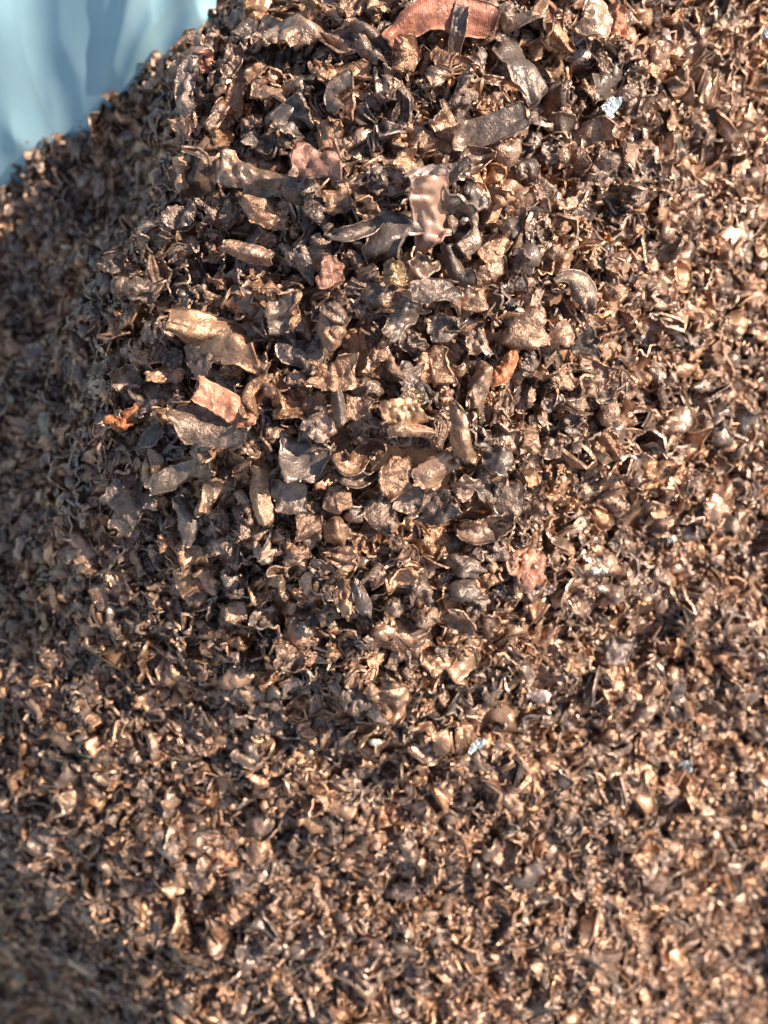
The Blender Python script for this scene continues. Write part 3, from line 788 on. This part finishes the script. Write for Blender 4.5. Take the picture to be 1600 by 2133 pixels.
def in_landmark(px, py, grow=1.0, add=0.0):
    m = np.zeros(np.shape(px), bool)
    for (cx, cy, a, b, th, _, _) in lm_c:
        x, y = px - cx, py - cy
        u = x * math.cos(th) + y * math.sin(th)
        v = -x * math.sin(th) + y * math.cos(th)
        m |= (u / (a * grow + add)) ** 2 + (v / (b * grow + add)) ** 2 < 1
    return m


# ------------------------------------------------------------------ the other large flakes
def base_size(d):
    return np.interp(d, [.50, .56, .62, .70, .80], [.0176, .0174, .0170, .0164, .0164])


NSING = 300 - sum(1 for l in LM if l[0] == 'copper_flake')
cand = np.c_[rng.uniform(225, 1330, 9000), rng.uniform(-20, 1560, 9000)]
Pc, dc = hit(cand[:, 0], cand[:, 1])
dist_c = np.full(len(cand), 0.0)
ok = (dc < 0.60) & ~in_landmark(cand[:, 0], cand[:, 1], 1.0, 14)
order = np.argsort(dc + rng.uniform(0, 0.05, len(cand)))
# the nearest, largest pieces of the heap's crown first
chosen = []
for i in order:
    if not ok[i]:
        continue
    if len(chosen) >= NSING:
        break
    near = 0.70 * base_size(dc[i]) / (MPP * dc[i])
    if all((cand[i, 0] - cand[j, 0]) ** 2 + (cand[i, 1] - cand[j, 1]) ** 2 > near ** 2 for j in chosen):
        chosen.append(i)
kinds = ['crumpled', 'cup', 'plate', 'strip', 'curl', 'lump', 'pleated']
kp = [.42, .10, .12, .08, .08, .08, .12]
mk = ['brown', 'tan', 'dark', 'olive', 'orange']
mp = [.50, .29, .11, .085, .015]
TONE = {'brown': 'brown', 'tan': 'tan', 'dark': 'dark grey', 'olive': 'olive', 'orange': 'orange'}
KWORD = {'crumpled': 'crumpled', 'cup': 'cupped', 'plate': 'flat', 'strip': 'narrow twisted', 'curl': 'curled', 'lump': 'balled up', 'pleated': 'pleated'}
used = set(l[2] for l in LM)
sing = []
for n_, i in enumerate(chosen):
    r = np.random.default_rng(5000 + n_)
    kd = str(r.choice(kinds, p=kp))
    mt = str(r.choice(mk, p=mp))
    bpx = float(base_size(dc[i]) / (MPP * dc[i]))
    spx = bpx * float(np.clip(r.normal(0.98, .24), .66, 1.5))
    P = Pc[i]
    N = normal(P[None, :2])[0]
    V, Fc, W = random_shape(kd, spx * MPP * dc[i], r)
    nz = N * 0.55 - F_ * 0.45 + r.normal(size=3) * (0.36 if kd != 'lump' else 1)
    M = basis(nz, r.uniform(0, 6.283), r)
    me = mesh_from("copper_flake", V, Fc, W, MATS[mt])
    o = place("copper_flake", me, P - F_ * r.uniform(.002, .007), M, mt)
    size = "large" if spx > 88 else ("small" if spx < 64 else "middling")
    sing.append((o, cand[i], size, TONE[mt], KWORD[kd]))


def direction(dx, dy):
    a = math.degrees(math.atan2(-dy, dx)) % 360
    return ["right of", "up and right from", "above", "up and left from", "left of", "down and left from", "below", "down and right from"][int(((a + 22.5) % 360) // 45)]


anch = [(l[0], l[1], l[5]) for l in lm_c if 'twin' not in l[5] and "'s" not in l[5]]
for (o, c, size, tone, kw) in sing:
    ds = sorted(anch, key=lambda a: (a[0] - c[0]) ** 2 + (a[1] - c[1]) ** 2)
    opts = []
    near = "touching" if math.hypot(ds[0][0] - c[0], ds[0][1] - c[1]) < 75 else "lying"
    opts.append(f"{size} {tone} {kw} flake {direction(c[0] - ds[0][0], c[1] - ds[0][1])} {ds[0][2]}")
    for j in range(1, 6):
        opts.append(f"{size} {tone} {kw} flake between {ds[0][2]} and {ds[j][2]}")
    for j in range(1, 6):
        opts.append(f"{size} {tone} {kw} flake {direction(c[0] - ds[j][0], c[1] - ds[j][1])} {ds[j][2]}")
    for t in opts:
        if t not in used and len(t.split()) <= 16:
            break
    used.add(t)
    tag(o, t, "copper flake", "copper flakes on top of the heap")

# ------------------------------------------------------------------ the countless rest: one object
pat = bpy.data.collections.new("flake patterns")
NPAT = 84
for k in range(NPAT):
    r = np.random.default_rng(9000 + k)
    kd = str(r.choice(kinds, p=[.51, .09, .12, .08, .09, .01, .10]))
    mt = str(r.choice(mk, p=[.50, .34, .09, .07, .0]))
    V, Fc, W = random_shape(kd, 0.012, r, 0.72)
    me = mesh_from("flake_pattern", V, Fc, W, MATS[mt])
    o = bpy.data.objects.new("flake_pattern", me)
    pat.objects.link(o)


def scatter(step, r):
    x = np.arange(-0.6, 0.6, step)
    y = np.arange(-0.5, 0.9, step)
    X, Y = np.meshgrid(x, y)
    p = np.stack([X.ravel(), Y.ravel()], 1)
    p = p + r.uniform(-.5, .5, p.shape) * step
    p = p[inside(p)]
    # keep clear of the cloth where it meets the heap
    near = RING[:: 6, :2]
    dn = np.full(len(p), 9.0)
    for c_ in near:
        dn = np.minimum(dn, np.abs(p - c_).max(1))
    p = p[dn > 0.0065]
    P = np.c_[p, surf(p)]
    px, py, d = proj(P)
    k = (px > -560) & (px < 2300) & (py > -620) & (py < 2750)
    return P[k], px[k], py[k], d[k]


pts, rots, scls = [], [], []


def euler_from(M):
    return np.array(Matrix(M.tolist()).to_euler('XYZ'))


def add_layer(step, mult, ssig, sink, r, tilt=0.5, summit_sink=0.0, outer=False):
    P, px, py, d = scatter(step, r)
    if outer:
        k = d > 0.60
        P, px, py, d = P[k], px[k], py[k], d[k]
    N = normal(P[:, :2])
    n = len(P)
    s = base_size(d) * mult * np.clip(np.exp(r.normal(0, ssig, n)), .5, 1.9)
    top = np.clip((0.605 - d) / 0.05, 0, 1)
    low = r.uniform(0, 1, n) * s * 0.35 + sink + top * summit_sink
    lmk = in_landmark(px, py, 0.9)
    low = low + np.where(lmk, 0.005 + 0.006 * top, 0)
    P = P - N * low[:, None]
    nz = N + r.normal(size=(n, 3)) * tilt
    nz /= np.linalg.norm(nz, axis=1)[:, None]
    a = r.normal(size=(n, 3))
    a -= nz * (a * nz).sum(1)[:, None]
    a /= np.linalg.norm(a, axis=1)[:, None]
    b = np.cross(nz, a)
    # XYZ euler of the matrix with columns a, b, nz
    ey = -np.arcsin(np.clip(a[:, 2], -1, 1))
    ex = np.arctan2(b[:, 2], nz[:, 2])
    ez = np.arctan2(a[:, 1], a[:, 0])
    pts.append(P)
    rots.append(np.stack([ex, ey, ez], 1))
    scls.append(s / 0.012)


rr = np.random.default_rng(77)
add_layer(0.0092, 1.08, 0.28, 0.0010, rr, 0.65, 0.0035)
add_layer(0.0088, 1.1, 0.25, 0.0065, rr, 0.6, 0.006)
add_layer(0.0100, 0.66, 0.30, 0.0035, rr, 0.8, 0.0045)
add_layer(0.0400, 1.65, 0.15, 0.0005, rr, 0.4, 0.0, True)
PT = np.concatenate(pts)
RT = np.concatenate(rots)
SC = np.concatenate(scls)
# the solid body of the heap below them
top = np.clip((0.605 - proj(np.c_[gp, S.ravel()])[2]) / .05, 0, 1)
TV = np.c_[gp, S.ravel() - 0.012 - 0.008 * top]
ins = inside(gp).reshape(gx.shape)
ii = np.arange(len(gp)).reshape(gx.shape)
Fq = np.stack([ii[:-1, :-1], ii[1:, :-1], ii[1:, 1:], ii[:-1, 1:]], -1)
kf = ins[:-1, :-1] & ins[1:, 1:]
Fq = Fq[kf]
sel = np.unique(Fq)
remap = -np.ones(len(gp), int)
remap[sel] = np.arange(len(sel))
TV = TV[sel]
Fq = remap[Fq]
hm = mesh_from("copper_flake_heap", np.concatenate([TV, PT]), Fq, np.zeros(len(TV) + len(PT)), MATS['dark'])
nT, nPt = len(TV), len(PT)
a = hm.attributes.new('turn', 'FLOAT_VECTOR', 'POINT')
a.data.foreach_set('vector', np.concatenate([np.zeros((nT, 3)), RT]).astype(np.float32).ravel())
a = hm.attributes.new('size', 'FLOAT', 'POINT')
a.data.foreach_set('value', np.r_[np.zeros(nT), SC].astype(np.float32))
a = hm.attributes.new('pick', 'INT', 'POINT')
a.data.foreach_set('value', np.r_[np.full(nT, -1), rr.integers(0, NPAT, nPt)].astype(np.int32))
heap = bpy.data.objects.new("copper_flake_heap", hm)
COL.objects.link(heap)
tag(heap, "countless small crumpled copper flakes filling the blue bag", "copper scrap", kind='stuff')

ng = bpy.data.node_groups.new("scatter flakes", 'GeometryNodeTree')
ng.interface.new_socket("Geometry", in_out='INPUT', socket_type='NodeSocketGeometry')
ng.interface.new_socket("Geometry", in_out='OUTPUT', socket_type='NodeSocketGeometry')
gi, go = ng.nodes.new('NodeGroupInput'), ng.nodes.new('NodeGroupOutput')


def named(nm, typ):
    n = ng.nodes.new('GeometryNodeInputNamedAttribute')
    n.data_type = typ
    n.inputs[0].default_value = nm
    return next(s for s in n.outputs if s.enabled and s.name == 'Attribute')


ci = ng.nodes.new('GeometryNodeCollectionInfo')
ci.inputs['Collection'].default_value = pat
ci.inputs['Separate Children'].default_value = True
ci.inputs['Reset Children'].default_value = True
iop = ng.nodes.new('GeometryNodeInstanceOnPoints')
iop.inputs['Pick Instance'].default_value = True
cmp_ = ng.nodes.new('FunctionNodeCompare')
cmp_.data_type = 'INT'
cmp_.operation = 'GREATER_EQUAL'
ia = [s for s in cmp_.inputs if s.enabled]
L = ng.links
pk = named('pick', 'INT')
L.new(pk, ia[0])
ia[1].default_value = 0
L.new(gi.outputs[0], iop.inputs['Points'])
L.new(cmp_.outputs[0], iop.inputs['Selection'])
L.new(ci.outputs[0], iop.inputs['Instance'])
L.new(pk, iop.inputs['Instance Index'])
etr = ng.nodes.new('FunctionNodeEulerToRotation')
L.new(named('turn', 'FLOAT_VECTOR'), etr.inputs[0])
L.new(etr.outputs[0], iop.inputs['Rotation'])
L.new(named('size', 'FLOAT'), iop.inputs['Scale'])
jn = ng.nodes.new('GeometryNodeJoinGeometry')
L.new(gi.outputs[0], jn.inputs[0])
L.new(iop.outputs[0], jn.inputs[0])
L.new(jn.outputs[0], go.inputs[0])
md = heap.modifiers.new("flakes", 'NODES')
md.node_group = ng
print("instances", nPt, "single", len(sing), "landmarks", len(LM), "tris", sum(len(o.data.loop_triangles) if False else len(o.data.polygons) * 2 for o in scene.objects if o.type == 'MESH'))
